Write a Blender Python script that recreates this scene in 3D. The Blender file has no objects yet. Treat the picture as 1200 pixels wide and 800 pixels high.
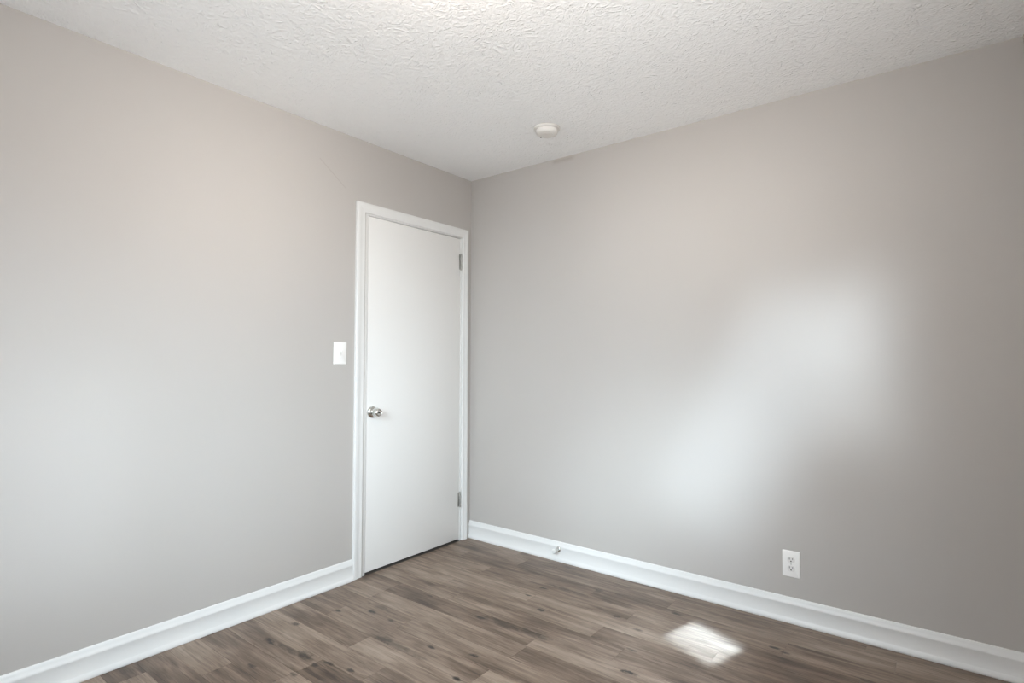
import bpy, bmesh, math, random
from mathutils import Vector, Matrix

scene = bpy.context.scene
col = scene.collection
rnd = random.Random(11)
PI = math.pi

# ------------------------------------------------------------------ camera
ROOM_X, ROOM_Y, ROOM_H = 2.832, 3.15, 2.44     # north-west corner of the room at the origin
cam_data = bpy.data.cameras.new('camera')
cam_data.sensor_width = 36.0
cam_data.lens = 653.44 / 1200 * 36
cam_data.clip_start = 0.02
cam = bpy.data.objects.new('camera', cam_data)
col.objects.link(cam)
yaw, pitch, roll = math.radians(-37.987), math.radians(1.937), math.radians(0.1213)
fwd = Vector((math.sin(yaw) * math.cos(pitch), math.cos(yaw) * math.cos(pitch), math.sin(pitch)))
rt = Vector((math.cos(yaw), -math.sin(yaw), 0))
up = rt.cross(fwd)
r2 = math.cos(roll) * rt + math.sin(roll) * up
u2 = -math.sin(roll) * rt + math.cos(roll) * up
mw = Matrix((r2, u2, -fwd)).transposed().to_4x4()
mw.translation = Vector((2.58122, -2.84412, 1.19989))
cam.matrix_world = mw
scene.camera = cam

# ------------------------------------------------------------------ view + light
scene.view_settings.view_transform = 'Standard'
scene.view_settings.look = 'None'
scene.view_settings.gamma = 1.0
scene.view_settings.use_curve_mapping = False
scene.view_settings.exposure = 0.0
scene.cycles.diffuse_bounces = 8
scene.cycles.max_bounces = 12

world = bpy.data.worlds.new('overcast_sky')
scene.world = world
world.use_nodes = True
bg = world.node_tree.nodes['Background']
bg.inputs['Color'].default_value = (0.860, 0.940, 1.000, 1)
bg.inputs['Strength'].default_value = 4.147

DOME_POWER = 29.47          # emission strength of the ceiling lamp's glass
DOME_COL = (1.000, 0.850, 0.720)


def area(name, loc, target, sx, sy, watts, colour, spread=180.0, twist=0.0):
    d = bpy.data.lights.new(name, 'AREA')
    d.shape = 'RECTANGLE'
    d.size, d.size_y = sx, sy
    d.energy = watts
    d.color = colour
    d.spread = math.radians(spread)
    o = bpy.data.objects.new(name, d)
    col.objects.link(o)
    dirv = (Vector(target) - Vector(loc)).normalized()
    q = dirv.to_track_quat('-Z', 'Y').to_matrix()
    o.matrix_world = Matrix.Translation(Vector(loc)) @ (q @ Matrix.Rotation(twist, 3, 'Z')).to_4x4()
    return o


DAY = (0.86, 0.94, 1.0)
# daylight through the south window (faces the right-hand wall of the picture)
area('daylight_south_core', (2.14, -3.20, 1.50), (2.26, 0.0, 1.21), 0.30, 0.76, 0.278, (0.800, 0.920, 1.000), 8)
area('daylight_south_ridge', (1.75, -3.20, 1.45), (1.81, 0.0, 0.90), 1.25, 0.46, 1.007, (0.720, 0.885, 1.000), 9, math.radians(60))
area('daylight_south_band', (1.55, -3.20, 1.45), (1.22, 0.0, 0.52), 1.10, 0.60, 1.240, (0.720, 0.885, 1.000), 19, math.radians(45))
area('daylight_south_wide', (1.60, -3.20, 1.50), (0.40, 0.0, 0.15), 1.20, 1.00, 13.283, (0.720, 0.885, 1.000), 75)
# daylight through the east window (faces the left-hand wall of the picture)
area('daylight_east_core', (2.90, -2.15, 1.45), (0.0, -2.45, 0.72), 0.85, 0.80, 0.232, (0.800, 0.920, 1.000), 8)
area('daylight_east_mid', (2.90, -2.20, 1.45), (0.0, -2.40, 0.60), 0.60, 0.60, 3.743, (0.720, 0.885, 1.000), 48)
area('daylight_east_wide', (2.90, -2.10, 1.45), (0.0, -1.00, 0.65), 0.85, 1.00, 1.924, (0.720, 0.885, 1.000), 45)
# added fill lamps at the windows, brightening the upper walls and ceiling
area('added_fill_south', (1.60, -3.20, 1.20), (1.60, 0.0, 1.95), 1.20, 0.60, 0.892, (1.000, 0.970, 0.920), 24)
area('added_fill_east', (2.90, -2.12, 1.20), (0.0, -1.55, 2.0), 0.85, 0.60, 1.318, (1.000, 0.970, 0.920), 30)
area('added_fill_ceiling', (2.90, -2.12, 1.25), (1.5, -0.9, 2.44), 0.85, 0.80, 11.681, (1.000, 0.970, 0.920), 130)
# one fleck of sun between the leaves outside, thrown on the floor near the right-hand wall
area('sun_fleck', (1.186, -3.19, 1.60), (1.735, -0.43, 0.0), 0.262, 0.108, 1.25, (0.50, 0.74, 1.0), 1.1, math.radians(-7))
area('fleck_haze_fill', (1.186, -3.19, 1.60), (1.60, -0.62, 0.0), 0.50, 0.22, 0.75, (0.66, 0.83, 1.0), 7.0, math.radians(-7))  # added lamp, spreads a pale haze over the floor beside the fleck


# ------------------------------------------------------------------ helpers
def srgb(r, g, b):
    f = lambda c: (c / 255 / 12.92) if c / 255 <= 0.04045 else ((c / 255 + 0.055) / 1.055) ** 2.4
    return (f(r), f(g), f(b), 1.0)


def new_mat(name, colour=(0.8, 0.8, 0.8, 1), rough=0.5, metal=0.0, spec=0.5):
    m = bpy.data.materials.new(name)
    m.use_nodes = True
    b = m.node_tree.nodes['Principled BSDF']
    b.inputs['Base Color'].default_value = colour
    b.inputs['Roughness'].default_value = rough
    b.inputs['Metallic'].default_value = metal
    b.inputs['Specular IOR Level'].default_value = spec
    return m, m.node_tree.nodes, m.node_tree.links, b


def nnode(nodes, kind, **kw):
    n = nodes.new(kind)
    for k, v in kw.items():
        setattr(n, k, v)
    return n


def mathn(nodes, links, op, a, b=None, clamp=False):
    n = nodes.new('ShaderNodeMath')
    n.operation = op
    n.use_clamp = clamp
    for i, v in enumerate((a, b)):
        if v is None:
            continue
        if hasattr(v, 'links'):
            links.new(v, n.inputs[i])
        else:
            n.inputs[i].default_value = v
    return n.outputs[0]


def link_mesh(name, bm, mat, parent=None, smooth=None):
    bmesh.ops.recalc_face_normals(bm, faces=bm.faces[:])
    me = bpy.data.meshes.new(name)
    bm.to_mesh(me)
    bm.free()
    if mat:
        me.materials.append(mat)
    o = bpy.data.objects.new(name, me)
    col.objects.link(o)
    if parent:
        o.parent = parent
    if smooth is not None:
        for p in me.polygons:
            p.use_smooth = True
        try:
            me.set_sharp_from_angle(angle=math.radians(smooth))
        except Exception:
            pass
    return o


def empty(name, loc=(0, 0, 0)):
    o = bpy.data.objects.new(name, None)
    o.empty_display_size = 0.05
    o.location = loc
    col.objects.link(o)
    return o


def tag(o, label, cat, kind=None, group=None):
    o['label'] = label
    o['category'] = cat
    if kind:
        o['kind'] = kind
    if group:
        o['group'] = group
    return o


def add_box(bm, lo, hi, bevel=0.0, seg=2):
    lo, hi = Vector(lo), Vector(hi)
    c = (lo + hi) / 2
    s = hi - lo
    r = bmesh.ops.create_cube(bm, size=1.0, matrix=Matrix.Translation(c) @ Matrix.Diagonal((s.x, s.y, s.z, 1)))
    if bevel:
        es = list({e for v in r['verts'] for e in v.link_edges})
        bmesh.ops.bevel(bm, geom=es, offset=bevel, segments=seg, profile=0.5, affect='EDGES')


def add_lathe(bm, prof, axis_m, seg=32):
    """prof: (radius, height) pairs turned about local Z, then moved by axis_m"""
    rings = []
    for r, h in prof:
        if r < 1e-6:
            rings.append([bm.verts.new(axis_m @ Vector((0, 0, h)))])
        else:
            rings.append([bm.verts.new(axis_m @ Vector((r * math.cos(2 * PI * k / seg), r * math.sin(2 * PI * k / seg), h))) for k in range(seg)])
    for a, b in zip(rings, rings[1:]):
        if len(a) == 1 and len(b) == 1:
            continue
        for k in range(seg):
            k2 = (k + 1) % seg
            if len(a) == 1:
                bm.faces.new((a[0], b[k], b[k2]))
            elif len(b) == 1:
                bm.faces.new((a[k], a[k2], b[0]))
            else:
                bm.faces.new((a[k], a[k2], b[k2], b[k]))
    for ring, in_first in ((rings[0], True), (rings[-1], False)):
        if len(ring) > 1:
            bm.faces.new(ring)


def add_sweep(bm, A, B):
    """skin between two equal point lists, capped"""
    va = [bm.verts.new(p) for p in A]
    vb = [bm.verts.new(p) for p in B]
    n = len(A)
    for i in range(n):
        j = (i + 1) % n
        bm.faces.new((va[i], va[j], vb[j], vb[i]))
    bm.faces.new(va)
    bm.faces.new(vb)


# axis matrices: local Z -> world direction
AX_X = Matrix(((0, 0, 1, 0), (1, 0, 0, 0), (0, 1, 0, 0), (0, 0, 0, 1)))          # Z -> +X
AX_NY = Matrix(((1, 0, 0, 0), (0, 0, -1, 0), (0, 1, 0, 0), (0, 0, 0, 1)))        # Z -> -Y
AX_NZ = Matrix(((1, 0, 0, 0), (0, -1, 0, 0), (0, 0, -1, 0), (0, 0, 0, 1)))       # Z -> -Z


def at(loc, ax=Matrix.Identity(4)):
    return Matrix.Translation(Vector(loc)) @ ax


# ------------------------------------------------------------------ materials
def paint_bump(nodes, links, bsdf, scale=170.0, strength=0.10, dist=0.001):
    tc = nodes.new('ShaderNodeNewGeometry')
    nz = nnode(nodes, 'ShaderNodeTexNoise')
    nz.inputs['Scale'].default_value = scale
    nz.inputs['Detail'].default_value = 3.0
    links.new(tc.outputs['Position'], nz.inputs['Vector'])
    bp = nodes.new('ShaderNodeBump')
    bp.inputs['Strength'].default_value = strength
    bp.inputs['Distance'].default_value = dist
    links.new(nz.outputs['Fac'], bp.inputs['Height'])
    links.new(bp.outputs['Normal'], bsdf.inputs['Normal'])
    return tc


WALL_COL = srgb(186, 181, 177)


def wall_material(name, marks=None):
    m, n, l, b = new_mat(name, WALL_COL, 0.55, 0, 0.35)
    geo = paint_bump(n, l, b)
    nz = nnode(n, 'ShaderNodeTexNoise')
    nz.inputs['Scale'].default_value = 1.6
    nz.inputs['Detail'].default_value = 2.0
    l.new(geo.outputs['Position'], nz.inputs['Vector'])
    mx = nnode(n, 'ShaderNodeMix', data_type='RGBA')
    mx.inputs['A'].default_value = WALL_COL
    mx.inputs['B'].default_value = srgb(182, 177, 172)
    l.new(nz.outputs['Fac'], mx.inputs['Factor'])
    out = mx.outputs['Result']
    if marks:
        sep = n.new('ShaderNodeSeparateXYZ')
        l.new(geo.outputs['Position'], sep.inputs[0])
        u = sep.outputs[marks['axis']]
        z = sep.outputs[2]
        for mk in marks['blots']:
            # soft-edged touched-up paint and repair line: rotated box with its own shape
            u0, z0, hw, hh, ang, soft, colr, amt = mk
            ca, sa = math.cos(ang), math.sin(ang)
            du = mathn(n, l, 'SUBTRACT', u, u0)
            dz = mathn(n, l, 'SUBTRACT', z, z0)
            a = mathn(n, l, 'ADD', mathn(n, l, 'MULTIPLY', du, ca), mathn(n, l, 'MULTIPLY', dz, sa))
            c = mathn(n, l, 'ADD', mathn(n, l, 'MULTIPLY', du, -sa), mathn(n, l, 'MULTIPLY', dz, ca))
            wob = mathn(n, l, 'MULTIPLY', mathn(n, l, 'SUBTRACT', nz.outputs['Fac'], 0.5), soft)
            ma = mathn(n, l, 'DIVIDE', mathn(n, l, 'SUBTRACT', mathn(n, l, 'ADD', wob, hw), mathn(n, l, 'ABSOLUTE', a)), soft, True)
            mc = mathn(n, l, 'DIVIDE', mathn(n, l, 'SUBTRACT', mathn(n, l, 'ADD', wob, hh), mathn(n, l, 'ABSOLUTE', c)), soft, True)
            f = mathn(n, l, 'MULTIPLY', mathn(n, l, 'MULTIPLY', ma, mc), amt)
            m2 = nnode(n, 'ShaderNodeMix', data_type='RGBA')
            l.new(f, m2.inputs['Factor'])
            l.new(out, m2.inputs['A'])
            m2.inputs['B'].default_value = colr
            out = m2.outputs['Result']
    l.new(out, b.inputs['Base Color'])
    return m


M_wall = wall_material('greige_wall_paint')
M_wall_right = wall_material('greige_wall_paint_touched_up', {'axis': 0, 'blots': [
    (0.752, 2.424, 0.090, 0.020, 0.0, 0.030, srgb(158, 147, 137), 0.75)]})
M_wall_left = wall_material('greige_wall_paint_streaked', {'axis': 1, 'blots': [
    (-1.103, 2.201, 0.105, 0.0045, math.atan2(2.142 - 2.261, -1.023 + 1.183), 0.006, srgb(158, 149, 142), 0.6)]})  # thin darker line along a drywall repair


def ceiling_material():
    m, n, l, b = new_mat('textured_ceiling_paint', srgb(243, 243, 243), 0.8, 0, 0.2)
    geo = n.new('ShaderNodeNewGeometry')
    # stippled brush texture: short curved ridges of joint compound
    warp = nnode(n, 'ShaderNodeTexNoise')
    warp.inputs['Scale'].default_value = 7.0
    warp.inputs['Detail'].default_value = 1.0
    l.new(geo.outputs['Position'], warp.inputs['Vector'])
    sc = n.new('ShaderNodeVectorMath'); sc.operation = 'SCALE'
    sc.inputs['Scale'].default_value = 0.10
    l.new(warp.outputs['Color'], sc.inputs[0])
    ad = n.new('ShaderNodeVectorMath'); ad.operation = 'ADD'
    l.new(geo.outputs['Position'], ad.inputs[0]); l.new(sc.outputs[0], ad.inputs[1])
    n1 = nnode(n, 'ShaderNodeTexNoise')
    n1.noise_type = 'RIDGED_MULTIFRACTAL'
    n1.inputs['Scale'].default_value = 30.0
    n1.inputs['Detail'].default_value = 3.0
    n1.inputs['Roughness'].default_value = 0.55
    n1.inputs['Distortion'].default_value = 2.0
    l.new(ad.outputs[0], n1.inputs['Vector'])
    n2 = nnode(n, 'ShaderNodeTexNoise')
    n2.inputs['Scale'].default_value = 60.0
    n2.inputs['Detail'].default_value = 3.0
    l.new(geo.outputs['Position'], n2.inputs['Vector'])
    h = mathn(n, l, 'ADD', mathn(n, l, 'MULTIPLY', n1.outputs['Fac'], 0.60), mathn(n, l, 'MULTIPLY', n2.outputs['Fac'], 0.6))
    bp = n.new('ShaderNodeBump')
    bp.inputs['Strength'].default_value = 0.8
    bp.inputs['Distance'].default_value = 0.010
    l.new(h, bp.inputs['Height'])
    l.new(bp.outputs['Normal'], b.inputs['Normal'])
    return m


M_ceiling = ceiling_material()
M_trim, _n, _l, _b = new_mat('white_semigloss_trim', srgb(225, 224, 222), 0.35, 0, 0.45)
paint_bump(_n, _l, _b, 90, 0.05)
M_door, _n, _l, _b = new_mat('white_door_paint', srgb(230, 228, 225), 0.38, 0, 0.45)
paint_bump(_n, _l, _b, 60, 0.06)
M_plastic, _n, _l, _b = new_mat('white_plastic', srgb(238, 235, 232), 0.35, 0, 0.5)
M_detector, *_ = new_mat('aged_white_plastic', srgb(222, 219, 215), 0.45)
M_slot, *_ = new_mat('dark_slot', srgb(60, 56, 54), 0.7)
M_receptacle, *_ = new_mat('receptacle_face', srgb(226, 222, 218), 0.4)  # slightly darker plastic of the receptacles and toggle collar


def metal_material(name, c, rough):
    m, n, l, b = new_mat(name, c, rough, 1.0)
    geo = n.new('ShaderNodeNewGeometry')
    nz = nnode(n, 'ShaderNodeTexNoise')
    nz.inputs['Scale'].default_value = 120
    l.new(geo.outputs['Position'], nz.inputs['Vector'])
    mr = n.new('ShaderNodeMapRange')
    mr.inputs['To Min'].default_value = rough * 0.7
    mr.inputs['To Max'].default_value = rough * 1.4
    l.new(nz.outputs['Fac'], mr.inputs['Value'])
    l.new(mr.outputs['Result'], b.inputs['Roughness'])
    return m


M_chrome = metal_material('chrome', srgb(224, 224, 221), 0.16)
M_nickel = metal_material('dull_nickel', srgb(186, 184, 180), 0.45)
M_rubber, *_ = new_mat('white_rubber', srgb(215, 215, 213), 0.6)
M_led, *_ = new_mat('dark_sensor', srgb(70, 66, 62), 0.4)
M_dark, *_ = new_mat('darkened_gap_paint', srgb(90, 86, 82), 0.8)  # shade behind the door put into the colour; subfloor shares it
M_outside, *_ = new_mat('window_frame_vinyl', srgb(240, 240, 240), 0.4)

M_dome, _n, _l, _b = new_mat('lit_opal_glass', (0.9, 0.88, 0.84, 1), 0.3)
_b.inputs['Emission Color'].default_value = (*DOME_COL, 1)
_b.inputs['Emission Strength'].default_value = DOME_POWER

M_glass = bpy.data.materials.new('window_glass')
M_glass.use_nodes = True
_n, _l = M_glass.node_tree.nodes, M_glass.node_tree.links
_n.remove(_n['Principled BSDF'])
_tr = _n.new('ShaderNodeBsdfTransparent')
_gl = _n.new('ShaderNodeBsdfGlossy'); _gl.inputs['Roughness'].default_value = 0.02
_mx = _n.new('ShaderNodeMixShader'); _mx.inputs[0].default_value = 0.06
_l.new(_tr.outputs[0], _mx.inputs[1]); _l.new(_gl.outputs[0], _mx.inputs[2])
_l.new(_mx.outputs[0], _n['Material Output'].inputs['Surface'])


# knots and dark heartwood streaks of the boards: (x, y, half length, half width, strength)
KNOTS = [
    (0.394, -1.124, 0.034, 0.0120, 0.96),
    (0.648, -1.259, 0.069, 0.0264, 0.66),
    (0.853, -1.179, 0.025, 0.0108, 0.96),
    (1.042, -1.116, 0.029, 0.0120, 0.96),
    (1.098, -1.281, 0.025, 0.0132, 1.00),
    (0.834, -0.848, 0.034, 0.0144, 0.90),
    (1.015, -0.610, 0.023, 0.0132, 0.96),
    (0.865, -0.509, 0.021, 0.0096, 0.90),
    (0.879, -0.389, 0.034, 0.0120, 0.84),
    (0.473, -0.826, 0.029, 0.0108, 0.66),
    (0.964, -0.832, 0.184, 0.0264, 0.54),
    (1.119, -0.821, 0.115, 0.0300, 0.50),
    (0.535, -1.127, 0.023, 0.0108, 0.72),
    (1.331, -0.445, 0.025, 0.0120, 0.84),
    (1.545, -0.243, 0.034, 0.0120, 0.84),
    (1.471, -0.504, 0.029, 0.0096, 0.72),
    (1.523, -0.678, 0.025, 0.0108, 0.90),
    (1.592, -0.841, 0.040, 0.0144, 0.96),
    (1.128, -0.234, 0.034, 0.0168, 0.60),
    (0.279, -1.568, 0.046, 0.0156, 0.96),
    (0.500, -1.543, 0.057, 0.0240, 0.84),
    (0.396, -1.557, 0.103, 0.0168, 0.60),
    (0.217, -1.415, 0.029, 0.0132, 0.90),
    (0.256, -1.220, 0.025, 0.0120, 0.90),
    (0.406, -1.714, 0.029, 0.0132, 0.84),
    (0.739, -1.494, 0.025, 0.0120, 0.90),
    (0.624, -1.515, 0.034, 0.0120, 0.84),
    (0.595, -1.557, 0.023, 0.0144, 0.84),
    (0.590, -1.645, 0.023, 0.0120, 0.72),
    (1.988, -0.294, 0.023, 0.0120, 0.90),
    (2.031, -0.309, 0.029, 0.0096, 0.84),
    (0.398, -1.066, 0.115, 0.0192, 0.48),
    (0.736, -1.262, 0.172, 0.0240, 0.42),
    (0.966, -0.334, 0.149, 0.0168, 0.48),
]


def floor_material():
    m, n, l, b = new_mat('grey_brown_vinyl_planks', srgb(120, 104, 92), 0.36, 0, 0.5)
    geo = n.new('ShaderNodeNewGeometry')
    a_t = nnode(n, 'ShaderNodeAttribute', attribute_name='board_tone')
    a_o = nnode(n, 'ShaderNodeAttribute', attribute_name='board_shift')
    sep = n.new('ShaderNodeSeparateXYZ')
    l.new(geo.outputs['Position'], sep.inputs[0])
    # every board has its own piece of grain
    cx = n.new('ShaderNodeCombineXYZ')
    l.new(mathn(n, l, 'ADD', sep.outputs[0], a_o.outputs['Fac']), cx.inputs[0])
    l.new(mathn(n, l, 'ADD', sep.outputs[1], mathn(n, l, 'MULTIPLY', a_o.outputs['Fac'], 1.7)), cx.inputs[1])
    l.new(a_o.outputs['Fac'], cx.inputs[2])

    def grain(sx, sy, scale, detail, rough, dist):
        mp = n.new('ShaderNodeMapping')
        mp.inputs['Scale'].default_value = (sx, sy, 1)
        l.new(cx.outputs[0], mp.inputs['Vector'])
        t = n.new('ShaderNodeTexNoise')
        t.inputs['Scale'].default_value = scale
        t.inputs['Detail'].default_value = detail
        t.inputs['Roughness'].default_value = rough
        t.inputs['Distortion'].default_value = dist
        l.new(mp.outputs[0], t.inputs['Vector'])
        return t.outputs['Fac']
    fine = grain(1.3, 46, 3.0, 6, 0.7, 0.6)
    mid = grain(0.9, 9, 3.0, 4, 0.6, 0.9)
    cloud = grain(1.0, 2.6, 2.4, 3, 0.55, 0.3)
    v = mathn(n, l, 'ADD', mathn(n, l, 'MULTIPLY', fine, 0.45), mathn(n, l, 'MULTIPLY', mid, 0.60))
    v = mathn(n, l, 'ADD', v, mathn(n, l, 'MULTIPLY', cloud, 0.55))
    v = mathn(n, l, 'ADD', v, mathn(n, l, 'MULTIPLY', a_t.outputs['Fac'], 0.17))
    v = mathn(n, l, 'ADD', v, 0.065)
    # short dark pores along the grain
    pore = grain(3.5, 120, 3.0, 2, 0.5, 0.3)
    v = mathn(n, l, 'MULTIPLY', v, 0.85)
    v = mathn(n, l, 'SUBTRACT', v, mathn(n, l, 'MULTIPLY', mathn(n, l, 'SUBTRACT', 0.44, pore, True), 0.8))
    ramp = n.new('ShaderNodeValToRGB')
    e = ramp.color_ramp.elements
    e[0].position = 0.58; e[0].color = srgb(60, 46, 36)
    e[1].position = 0.97; e[1].color = srgb(157, 139, 123)
    k = ramp.color_ramp.elements.new(0.72); k.color = srgb(103, 85, 71)
    k = ramp.color_ramp.elements.new(0.82); k.color = srgb(127, 109, 94)
    l.new(v, ramp.inputs[0])
    out = ramp.outputs['Color']
    # knots
    kn = grain(1.0, 2.2, 26.0, 3, 0.6, 0.6)
    wob = mathn(n, l, 'MULTIPLY', mathn(n, l, 'SUBTRACT', kn, 0.5), 3.2)
    tot = None
    for (kx, ky, hl, hw, s) in KNOTS:
        dx = mathn(n, l, 'MULTIPLY', mathn(n, l, 'SUBTRACT', sep.outputs[0], kx), 1 / hl)
        dy = mathn(n, l, 'MULTIPLY', mathn(n, l, 'SUBTRACT', sep.outputs[1], ky), 1 / hw)
        d2 = mathn(n, l, 'ADD', mathn(n, l, 'MULTIPLY', dx, dx), mathn(n, l, 'MULTIPLY', dy, dy))
        g = mathn(n, l, 'MULTIPLY', mathn(n, l, 'SUBTRACT', mathn(n, l, 'ADD', wob, 1.0), d2, True), s, True)
        tot = g if tot is None else mathn(n, l, 'MAXIMUM', tot, g)
    if tot is not None:
        mx = nnode(n, 'ShaderNodeMix', data_type='RGBA')
        l.new(tot, mx.inputs['Factor'])
        l.new(out, mx.inputs['A'])
        mx.inputs['B'].default_value = srgb(33, 25, 20)
        out = mx.outputs['Result']
    l.new(out, b.inputs['Base Color'])
    rr = n.new('ShaderNodeMapRange')
    rr.inputs['To Min'].default_value = 0.30
    rr.inputs['To Max'].default_value = 0.46
    l.new(fine, rr.inputs['Value'])
    l.new(rr.outputs['Result'], b.inputs['Roughness'])
    bp = n.new('ShaderNodeBump')
    bp.inputs['Strength'].default_value = 0.12
    bp.inputs['Distance'].default_value = 0.001
    l.new(fine, bp.inputs['Height'])
    l.new(bp.outputs['Normal'], b.inputs['Normal'])
    return m


M_floor = floor_material()

# ------------------------------------------------------------------ room shell
TH = 0.12
# door opening (rough, inside the jambs' outer faces)
D_Y0, D_Y1, D_Z = -0.885, -0.083, 2.042

# floor: one mesh, its boards are real faces with tiny bevelled seams
bm = bmesh.new()
tone = bm.faces.layers.float.new('board_tone')
shift = bm.faces.layers.float.new('board_shift')
BW, BL, GAP = 0.118, 0.914, 0.0004
known = {0: 0.57, 1: 1.11, 5: 0.582, 6: 0.243, 8: 0.606, 9: 1.156}
known_tone = {(5, 0): 0.75, (5, 1): 0.4, (1, 1): 0.3, (0, 0): 0.5, (8, 1): 0.6, (8, 0): 0.15, (9, 1): 0.75}
y = -0.097 + BW
row = -1
y_lo, x_lo, x_hi = -ROOM_Y, 0.0, ROOM_X
while y > y_lo:
    ya, yb = min(0.0, y), max(y_lo, y - BW)
    x0 = known.get(row, rnd.uniform(0.1, 0.9)) - BL * 3
    j = -3
    while x0 < x_hi:
        xa, xb = max(x_lo, x0), min(x_hi, x0 + BL)
        if xb - xa > 1e-4 and ya - yb > 1e-4:
            vs = [bm.verts.new(p) for p in ((xa + GAP, yb + GAP, 0), (xb - GAP, yb + GAP, 0), (xb - GAP, ya - GAP, 0), (xa + GAP, ya - GAP, 0))]
            f = bm.faces.new(vs)
            f[tone] = known_tone.get((row, j + 1), rnd.random())
            f[shift] = rnd.uniform(0, 40)
            # seam: a shallow groove down from the board's edge
            lo = [bm.verts.new(p) for p in ((xa, yb, -0.0012), (xb, yb, -0.0012), (xb, ya, -0.0012), (xa, ya, -0.0012))]
            for q in range(4):
                g = bm.faces.new((vs[q], vs[(q + 1) % 4], lo[(q + 1) % 4], lo[q]))
                g[tone] = f[tone] - 0.8
                g[shift] = f[shift]
        x0 += BL
        j += 1
    y -= BW
    row += 1
me = bpy.data.meshes.new('floor')
bm.to_mesh(me); bm.free()
me.materials.append(M_floor)
floor = bpy.data.objects.new('floor', me)
col.objects.link(floor)
tag(floor, 'grey-brown wood-look plank floor of the empty room', 'floor', 'structure')

bm = bmesh.new()
add_box(bm, (-TH - 0.75, -ROOM_Y - TH, -0.12), (ROOM_X + TH, TH, -0.003))
o = link_mesh('floor_slab', bm, M_dark)
tag(o, 'subfloor under the wood-look planks', 'floor', 'structure')

bm = bmesh.new()
add_box(bm, (-TH, -ROOM_Y - TH, ROOM_H), (ROOM_X + TH, TH, ROOM_H + 0.12))
o = link_mesh('ceiling', bm, M_ceiling)
tag(o, 'white brush-textured ceiling', 'ceiling', 'structure')

# left wall with the door opening
bm = bmesh.new()
add_box(bm, (-TH, -ROOM_Y, 0), (0, D_Y0, ROOM_H))
add_box(bm, (-TH, D_Y1, 0), (0, TH, ROOM_H))
add_box(bm, (-TH, D_Y0, D_Z), (0, D_Y1, ROOM_H))
o = link_mesh('wall_left', bm, M_wall_left)
tag(o, 'greige painted wall holding the white door, at left', 'wall', 'structure')

bm = bmesh.new()
add_box(bm, (0, 0, 0), (ROOM_X + TH, TH, ROOM_H))
o = link_mesh('wall_right', bm, M_wall_right)
tag(o, 'greige painted wall with the power outlet, at right', 'wall', 'structure')

# the two walls behind the camera, each with one window opening
SW = (0.80, 2.48, 0.85, 2.05)        # south window x0 x1 z0 z1
EW = (-2.60, -1.65, 0.85, 2.05)      # east window y0 y1 z0 z1
bm = bmesh.new()
add_box(bm, (0, -ROOM_Y - TH, 0), (SW[0], -ROOM_Y, ROOM_H))
add_box(bm, (SW[1], -ROOM_Y - TH, 0), (ROOM_X, -ROOM_Y, ROOM_H))
add_box(bm, (SW[0], -ROOM_Y - TH, 0), (SW[1], -ROOM_Y, SW[2]))
add_box(bm, (SW[0], -ROOM_Y - TH, SW[3]), (SW[1], -ROOM_Y, ROOM_H))
o = link_mesh('wall_back', bm, M_wall)
tag(o, 'greige painted wall behind the camera, with a wide window', 'wall', 'structure')
bm = bmesh.new()
add_box(bm, (ROOM_X, -ROOM_Y - TH, 0), (ROOM_X + TH, EW[0], ROOM_H))
add_box(bm, (ROOM_X, EW[1], 0), (ROOM_X + TH, 0, ROOM_H))
add_box(bm, (ROOM_X, EW[0], 0), (ROOM_X + TH, EW[1], EW[2]))
add_box(bm, (ROOM_X, EW[0], EW[3]), (ROOM_X + TH, EW[1], ROOM_H))
o = link_mesh('wall_side', bm, M_wall)
tag(o, 'sliver of greige wall at the right edge, meeting the outlet wall', 'wall', 'structure')

# added unseen shell, blocks outside light from the gap under the door
bm = bmesh.new()
add_box(bm, (-TH - 0.75, -1.05, 0), (-TH - 0.72, 0.06, 2.2))
add_box(bm, (-TH - 0.75, -1.05, 0), (-TH, -1.02, 2.2))
add_box(bm, (-TH - 0.75, 0.03, 0), (-TH, 0.06, 2.2))
add_box(bm, (-TH - 0.75, -1.05, 2.17), (-TH, 0.06, 2.2))
o = link_mesh('gap_light_block', bm, M_dark)
tag(o, 'added unseen shell keeping the gap under the closed white door dark', 'wall', 'structure')


def window(name, axis, a0, a1, z0, z1, label):
    """framed sash pane in the wall opening; axis 0: runs along x (south), 1: along y (east)"""
    root = empty(name, ((a0 + a1) / 2, -ROOM_Y, z0) if axis == 0 else (ROOM_X, (a0 + a1) / 2, z0))
    tag(root, label, 'window', 'structure')
    inv = Matrix.Translation(-root.location)

    def B(bm, u0, u1, d0, d1, h0, h1, bev=0.002):
        if axis == 0:
            add_box(bm, (u0, -ROOM_Y - d1, h0), (u1, -ROOM_Y - d0, h1), bev)
        else:
            add_box(bm, (ROOM_X + d0, u0, h0), (ROOM_X + d1, u1, h1), bev)
    bm = bmesh.new()
    w = 0.03
    B(bm, a0, a0 + w, 0.07, 0.115, z0, z1)
    B(bm, a1 - w, a1, 0.07, 0.115, z0, z1)
    B(bm, a0 + w, a1 - w, 0.07, 0.115, z0, z0 + w)
    B(bm, a0 + w, a1 - w, 0.07, 0.115, z1 - w, z1)
    bmesh.ops.transform(bm, matrix=inv, verts=bm.verts[:])
    link_mesh('window_frame', bm, M_outside, root)
    bm = bmesh.new()
    B(bm, a0 + w, a1 - w, 0.10, 0.104, z0 + w, z1 - w, 0)
    bmesh.ops.transform(bm, matrix=inv, verts=bm.verts[:])
    link_mesh('window_pane', bm, M_glass, root)
    bm = bmesh.new()
    B(bm, a0 - 0.04, a1 + 0.04, -0.03, -0.001, z0 - 0.022, z0, 0.004)
    bmesh.ops.transform(bm, matrix=inv, verts=bm.verts[:])
    link_mesh('window_sill', bm, M_trim, root)


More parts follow.
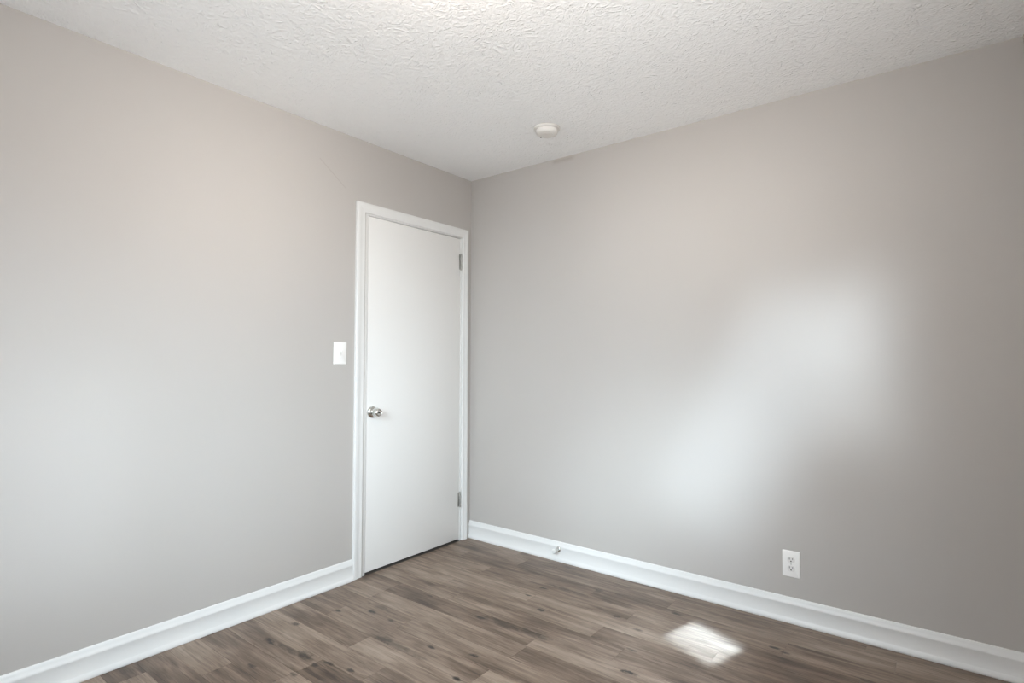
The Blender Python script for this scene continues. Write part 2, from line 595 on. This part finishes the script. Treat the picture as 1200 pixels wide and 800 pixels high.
window('window_1', 0, *SW, 'wide white window in the wall behind the camera')
window('window_2', 1, *EW, 'white window in the side wall beside the camera')

# ------------------------------------------------------------------ baseboards
BB = [(0, 0), (0.0165, 0), (0.0185, 0.004), (0.0178, 0.0105), (0.0130, 0.0225), (0.0112, 0.0255), (0.0110, 0.079), (0.0128, 0.083),
      (0.0128, 0.087), (0.0112, 0.092), (0.0086, 0.098), (0.0072, 0.104), (0.0060, 0.110), (0.0040, 0.1135), (0, 0.1152)]


def baseboard(name, p0, p1, inward, label):
    """profile run along a wall; inward = unit vector into the room"""
    bm = bmesh.new()
    d = Vector((inward[0], inward[1], 0))
    P = lambda q: [Vector((q[0], q[1], 0)) + d * (a + 0.0002) + Vector((0, 0, h)) for a, h in BB]
    add_sweep(bm, P(p0), P(p1))
    o = link_mesh(name, bm, M_trim, None, 35)
    tag(o, label, 'baseboard', 'structure')


baseboard('baseboard_left', (0, -ROOM_Y + 0.001), (0, -0.9535), (1, 0), 'white baseboard with moulded top, left of the door')
baseboard('baseboard_right', (0.0008, 0), (ROOM_X - 0.001, 0), (0, -1), 'white baseboard with moulded top, below the outlet')
baseboard('baseboard_back', (0.02, -ROOM_Y), (ROOM_X - 0.02, -ROOM_Y), (0, 1), 'white baseboard below the window behind the camera')
baseboard('baseboard_side', (ROOM_X, -ROOM_Y + 0.02), (ROOM_X, -0.02), (-1, 0), 'white baseboard of the side wall beside the camera')

# ------------------------------------------------------------------ door frame
trim = empty('trim_1', (0, -0.484, 0))
tag(trim, 'white moulded casing framing the closed door', 'door frame', 'structure')
T0 = trim.location.copy()
C_YO, C_YI = -0.9530, -0.8945          # left casing outer / inner edge
C_YI2, C_YO2 = -0.0895, -0.0420        # right casing inner / outer edge
C_ZI, C_ZO = 2.0300, 2.0860
# profile across the casing: s = 0 at the outer edge, 1 at the inner edge; value = thickness
CP = [(0.0, 0.0), (0.0, 0.0135), (0.03, 0.0150), (0.10, 0.0158), (0.30, 0.0155), (0.42, 0.0140), (0.50, 0.0125), (0.80, 0.0115),
      (0.88, 0.0125), (0.95, 0.0115), (1.0, 0.0085), (1.0, 0.0)]


def casing(name, pts0, pts1):
    bm = bmesh.new()
    add_sweep(bm, pts0, pts1)
    bmesh.ops.transform(bm, matrix=Matrix.Translation(-T0), verts=bm.verts[:])
    link_mesh(name, bm, M_trim, trim, 35)


lerp = lambda a, b, t: a + (b - a) * t
E0 = 0.0002
casing('side_casing', [(t + E0, lerp(C_YO, C_YI, s), 0.003) for s, t in CP], [(t + E0, lerp(C_YO, C_YI, s), lerp(C_ZO, C_ZI, s)) for s, t in CP])
casing('side_casing', [(t + E0, lerp(C_YO2, C_YI2, s), 0.003) for s, t in CP], [(t + E0, lerp(C_YO2, C_YI2, s), lerp(C_ZO, C_ZI, s)) for s, t in CP])
casing('head_casing', [(t + E0, lerp(C_YO, C_YI, s), lerp(C_ZO, C_ZI, s)) for s, t in CP], [(t + E0, lerp(C_YO2, C_YI2, s), lerp(C_ZO, C_ZI, s)) for s, t in CP])


def tbox(name, lo, hi, mat=M_trim, bev=0.0015):
    bm = bmesh.new()
    add_box(bm, lo, hi, bev)
    bmesh.ops.transform(bm, matrix=Matrix.Translation(-T0), verts=bm.verts[:])
    return link_mesh(name, bm, mat, trim, 35)


J0, J1, JZ = -0.8665, -0.1015, 2.0235           # inner faces of the jambs
tbox('side_jamb', (-0.1195, D_Y0 + 0.0003, 0.001), (-0.0005, J0, JZ))
tbox('side_jamb', (-0.1195, J1, 0.001), (-0.0005, D_Y1 - 0.0003, JZ))
tbox('head_jamb', (-0.1195, D_Y0 + 0.0003, JZ + 0.0002), (-0.0005, D_Y1 - 0.0003, D_Z - 0.0003))
tbox('stop_strip', (-0.060, J0 + 0.0002, 0.001), (-0.043, J0 + 0.012, JZ - 0.0002))
tbox('stop_strip', (-0.060, J1 - 0.012, 0.001), (-0.043, J1 - 0.0002, JZ - 0.0002))
tbox('stop_strip', (-0.060, J0 + 0.0125, JZ - 0.012), (-0.043, J1 - 0.0125, JZ - 0.0002))

# ------------------------------------------------------------------ door
door = empty('door_1', (0, -0.484, 0))
tag(door, 'closed flat white door with a chrome knob, beside the room corner', 'door', 'structure')
S0, S1, SZ0, SZ1 = -0.8635, -0.1045, 0.0135, 2.0195
D0 = door.location.copy()


def dpart(name, bm, mat, parent=None, smooth=None, loc=None):
    """mesh given in room coordinates, hung under the door"""
    p = parent or door
    off = D0 + (p.location if p is not door else Vector((0, 0, 0)))
    bmesh.ops.transform(bm, matrix=Matrix.Translation(-off), verts=bm.verts[:])
    return link_mesh(name, bm, mat, p, smooth)


bm = bmesh.new()
add_box(bm, (-0.0385, S0, SZ0), (-0.0035, S1, SZ1), 0.0015)
dpart('door_slab', bm, M_door, smooth=35)
# knob: rosette, neck, tulip knob with a privacy button
KY, KZ = -0.826, 0.905
bm = bmesh.new()
add_lathe(bm, [(0.0, -0.0030), (0.0335, -0.0030), (0.0345, -0.0015), (0.0335, 0.0030), (0.0300, 0.0075), (0.0235, 0.0105), (0.0175, 0.0120), (0, 0.0120)], at((0, KY, KZ), AX_X), 40)
ros = dpart('knob_rosette', bm, M_chrome, smooth=40)
ros['label'] = 'round chrome rosette of the door knob'
bm = bmesh.new()
add_lathe(bm, [(0.0, 0.0122), (0.0215, 0.0122), (0.0205, 0.0170), (0.0215, 0.0220), (0.0255, 0.0290), (0.0270, 0.0350), (0.0268, 0.0420), (0.0250, 0.0500),
               (0.0222, 0.0580), (0.0195, 0.0620), (0.0170, 0.0632), (0.0150, 0.0618), (0.0060, 0.0612), (0.0, 0.0612)], at((0, KY, KZ), AX_X), 40)
kn = dpart('door_knob', bm, M_chrome, smooth=40)
kn['label'] = 'chrome door knob'
bm = bmesh.new()
add_lathe(bm, [(0.0, 0.0613), (0.0050, 0.0613), (0.0050, 0.0640), (0.0040, 0.0650), (0, 0.0650)], at((0, KY, KZ), AX_X), 20)
kb = dpart('knob_button', bm, M_slot, kn, 40)
for z0, z1 in ((1.812, 1.914), (0.227, 0.321)):
    bm = bmesh.new()
    n = 5
    for k in range(n):                                  # knuckles
        a, b_ = lerp(z0, z1, k / n) + 0.0005, lerp(z0, z1, (k + 1) / n) - 0.0005
        add_lathe(bm, [(0, 0), (0.0040, 0), (0.0045, 0.0008), (0.0045, b_ - a - 0.0008), (0.0040, b_ - a), (0, b_ - a)], at((0.0040, -0.1030, a)), 16)
    for s, zz in ((1, z1 + 0.0003), (-1, z0 - 0.0003)):      # pin tips
        add_lathe(bm, [(0, 0), (0.0042, 0), (0.0045, 0.0020 * s), (0.0028, 0.0045 * s), (0, 0.0052 * s)], at((0.0040, -0.1030, zz)), 14)
    add_box(bm, (-0.0034, -0.1175, z0), (-0.0022, -0.1050, z1), 0.0003)      # leaf on the slab
    h = dpart('hinge', bm, M_nickel, smooth=40)
    h['label'] = 'dull grey metal hinge'

# ------------------------------------------------------------------ light switch
sw = empty('light_switch', (0, -1.046, 1.2365))
tag(sw, 'white toggle light switch on the left wall beside the door casing', 'light switch')


def plate_bm(ax, w, h, t, holes=()):
    """bevelled wall plate in local X (width), Y (height), Z (out of the wall)"""
    bm = bmesh.new()
    pr = [(0.0, 0.0), (0.0, 0.0030), (0.0012, 0.0046), (0.0040, t)]
    rings = []
    for ins, z in pr:
        a, b_ = w / 2 - ins, h / 2 - ins
        rr = 0.003
        ring = []
        for cx_, cy_, a0 in ((a - rr, b_ - rr, 0), (-a + rr, b_ - rr, PI / 2), (-a + rr, -b_ + rr, PI), (a - rr, -b_ + rr, 1.5 * PI)):
            for k in range(5):
                th = a0 + k * PI / 8
                ring.append(bm.verts.new((cx_ + rr * math.cos(th), cy_ + rr * math.sin(th), z)))
        rings.append(ring)
    n = len(rings[0])
    for r0, r1 in zip(rings, rings[1:]):
        for k in range(n):
            bm.faces.new((r0[k], r0[(k + 1) % n], r1[(k + 1) % n], r1[k]))
    bm.faces.new(rings[0]); bm.faces.new(rings[-1])
    bmesh.ops.transform(bm, matrix=ax, verts=bm.verts[:])
    return bm


# wall frames: local X = along wall (viewer's right), Y = up, Z = into room
FR_L = Matrix(((0, 0, 1, 0), (1, 0, 0, 0), (0, 1, 0, 0), (0, 0, 0, 1)))       # left wall: right = +y, out = +x
FR_R = Matrix(((1, 0, 0, 0), (0, 0, -1, 0), (0, 1, 0, 0), (0, 0, 0, 1)))      # right wall: right = +x, out = -y


def frbox(bm, fr, lo, hi, bev=0.0):
    b2 = bmesh.new()
    add_box(b2, lo, hi, bev)
    bmesh.ops.transform(b2, matrix=fr, verts=b2.verts[:])
    tmp = bpy.data.meshes.new('t')
    b2.to_mesh(tmp); b2.free()
    bm.from_mesh(tmp)
    bpy.data.meshes.remove(tmp)


Z0 = Matrix.Translation((0, 0, 0.0003))
link_mesh('wall_plate', plate_bm(FR_L @ Z0, 0.080, 0.120, 0.0058), M_plastic, sw, 30)
bm = bmesh.new()
frbox(bm, FR_L, (-0.0055, -0.0125, 0.0059), (0.0055, 0.0125, 0.0068), 0.0006)
link_mesh('toggle_collar', bm, M_receptacle, sw)
bm = bmesh.new()
frbox(bm, FR_L @ Matrix.Translation((0, 0.0015, 0.0068)) @ Matrix.Rotation(math.radians(-28), 4, 'X'), (-0.0042, -0.0045, 0.0014), (0.0042, 0.0045, 0.0145), 0.0012)
link_mesh('toggle', bm, M_plastic, sw)
for s in (-1, 1):
    bm = bmesh.new()
    add_lathe(bm, [(0, 0.0059), (0.0034, 0.0059), (0.0030, 0.0068), (0, 0.0071)], FR_L @ Matrix.Translation((0, 0.030 * s, 0)), 14)
    link_mesh('screw', bm, M_plastic, sw, 40)

# ------------------------------------------------------------------ outlet
ol = empty('power_outlet', (1.9960, 0, 0.2665))
tag(ol, 'white duplex power outlet low on the right wall above the baseboard', 'power outlet')
link_mesh('wall_plate', plate_bm(FR_R @ Z0, 0.075, 0.119, 0.0058), M_plastic, ol, 30)
for s in (1, -1):
    bm = bmesh.new()
    cy_ = 0.0195 * s
    # receptacle face: a circle with flattened top and bottom
    pts = []
    for k in range(36):
        th = 2 * PI * k / 36
        pts.append((0.0172 * math.cos(th), max(-0.0140, min(0.0140, 0.0172 * math.sin(th))) + cy_))
    A = [FR_R @ Vector((x, y_, 0.0059)) for x, y_ in pts]
    B = [FR_R @ Vector((x * 0.97, (y_ - cy_) * 0.97 + cy_, 0.0078)) for x, y_ in pts]
    add_sweep(bm, A, B)
    rc = link_mesh('receptacle', bm, M_receptacle, ol, 30)
    bm = bmesh.new()
    frbox(bm, FR_R, (-0.0078, cy_ + 0.0005, 0.0078), (-0.0052, cy_ + 0.0090, 0.0081))
    frbox(bm, FR_R, (0.0052, cy_ + 0.0015, 0.0078), (0.0076, cy_ + 0.0085, 0.0081))
    add_lathe(bm, [(0, 0.0078), (0.0030, 0.0078), (0.0030, 0.0081), (0, 0.0081)], FR_R @ Matrix.Translation((0, cy_ - 0.0065, 0)), 16)
    link_mesh('slots', bm, M_slot, rc)
bm = bmesh.new()
add_lathe(bm, [(0, 0.0059), (0.0030, 0.0059), (0.0026, 0.0070), (0, 0.0073)], FR_R, 14)
link_mesh('screw', bm, M_nickel, ol, 40)

# ------------------------------------------------------------------ smoke detector
sd = empty('smoke_detector', (0.9180, -0.4150, ROOM_H))
tag(sd, 'round white smoke detector on the ceiling near the right wall', 'smoke detector')
bm = bmesh.new()
add_lathe(bm, [(0, 0.0005), (0.0700, 0.0005), (0.0705, 0.0030), (0.0695, 0.0095), (0.0660, 0.0120), (0, 0.0120)], AX_NZ, 48)
link_mesh('mounting_base', bm, M_detector, sd, 40)
bm = bmesh.new()
add_lathe(bm, [(0, 0.0122), (0.0575, 0.0122), (0.0590, 0.0150), (0.0590, 0.0215), (0.0570, 0.0290), (0.0525, 0.0345), (0.0430, 0.0375), (0.0330, 0.0380),
               (0.0320, 0.0368), (0.0300, 0.0368), (0.0290, 0.0382), (0.0150, 0.0392), (0, 0.0395)], AX_NZ, 48)
bd = link_mesh('detector_body', bm, M_detector, sd, 40)
bm = bmesh.new()
add_lathe(bm, [(0, 0.0393), (0.0080, 0.0393), (0.0078, 0.0410), (0, 0.0415)], AX_NZ @ Matrix.Translation((0.012, 0.010, 0)), 20)
link_mesh('test_button', bm, M_detector, bd, 40)
bm = bmesh.new()
add_lathe(bm, [(0, 0.0350), (0.0045, 0.0350), (0.0045, 0.0392), (0.0035, 0.0402), (0, 0.0404)], AX_NZ @ Matrix.Translation((-0.0430, -0.0045, 0)), 14)
led = link_mesh('indicator', bm, M_led, bd, 40)
led['label'] = 'small dark indicator'

# ------------------------------------------------------------------ door stop
ds = empty('door_stop', (0.726, -0.0113, 0.072))
tag(ds, 'short chrome door stop screwed to the right baseboard near the corner', 'door stop')
bm = bmesh.new()
add_lathe(bm, [(0, 0.0002), (0.0150, 0.0002), (0.0155, 0.0022), (0.0135, 0.0050), (0.0085, 0.0075), (0, 0.0075)], AX_NY, 24)
link_mesh('mounting_flange', bm, M_chrome, ds, 40)
bm = bmesh.new()
add_lathe(bm, [(0, 0.0076), (0.0078, 0.0076), (0.0070, 0.0140), (0.0070, 0.0360), (0.0110, 0.0400), (0.0112, 0.0450), (0, 0.0450)], AX_NY, 24)
link_mesh('stem', bm, M_chrome, ds, 40)
bm = bmesh.new()
add_lathe(bm, [(0, 0.0452), (0.0125, 0.0452), (0.0138, 0.0480), (0.0135, 0.0550), (0.0100, 0.0595), (0, 0.0605)], AX_NY, 24)
rtip = link_mesh('rubber_tip', bm, M_rubber, ds, 40)
rtip['label'] = 'pale rubber tip'

# ------------------------------------------------------------------ ceiling lamp (just above the picture's top edge)
cl = empty('ceiling_light', (1.56, -1.86, ROOM_H))
tag(cl, 'round white glass ceiling lamp whose glow shows at the top edge', 'ceiling light')
bm = bmesh.new()
add_lathe(bm, [(0, 0.0005), (0.062, 0.0005), (0.064, 0.004), (0.060, 0.012), (0.040, 0.020), (0.016, 0.024), (0, 0.024)], AX_NZ, 40)
link_mesh('canopy', bm, M_nickel, cl, 40)
bm = bmesh.new()
add_lathe(bm, [(0, 0.0242), (0.012, 0.0242), (0.010, 0.040), (0.016, 0.058), (0.030, 0.066), (0, 0.066)], AX_NZ, 24)
link_mesh('stem', bm, M_nickel, cl, 40)
bm = bmesh.new()
add_lathe(bm, [(0.0, 0.0662)] + [(0.120 * math.cos(t), 0.140 + 0.074 * math.sin(t)) for t in [math.radians(-80 + 10 * k) for k in range(17)]] + [(0, 0.2141)], AX_NZ, 48)
link_mesh('glass_bowl', bm, M_dome, cl, 60)
bm = bmesh.new()
add_lathe(bm, [(0, 0.2143), (0.009, 0.2143), (0.010, 0.218), (0.006, 0.226), (0, 0.228)], AX_NZ, 20)
link_mesh('finial', bm, M_nickel, cl, 40)
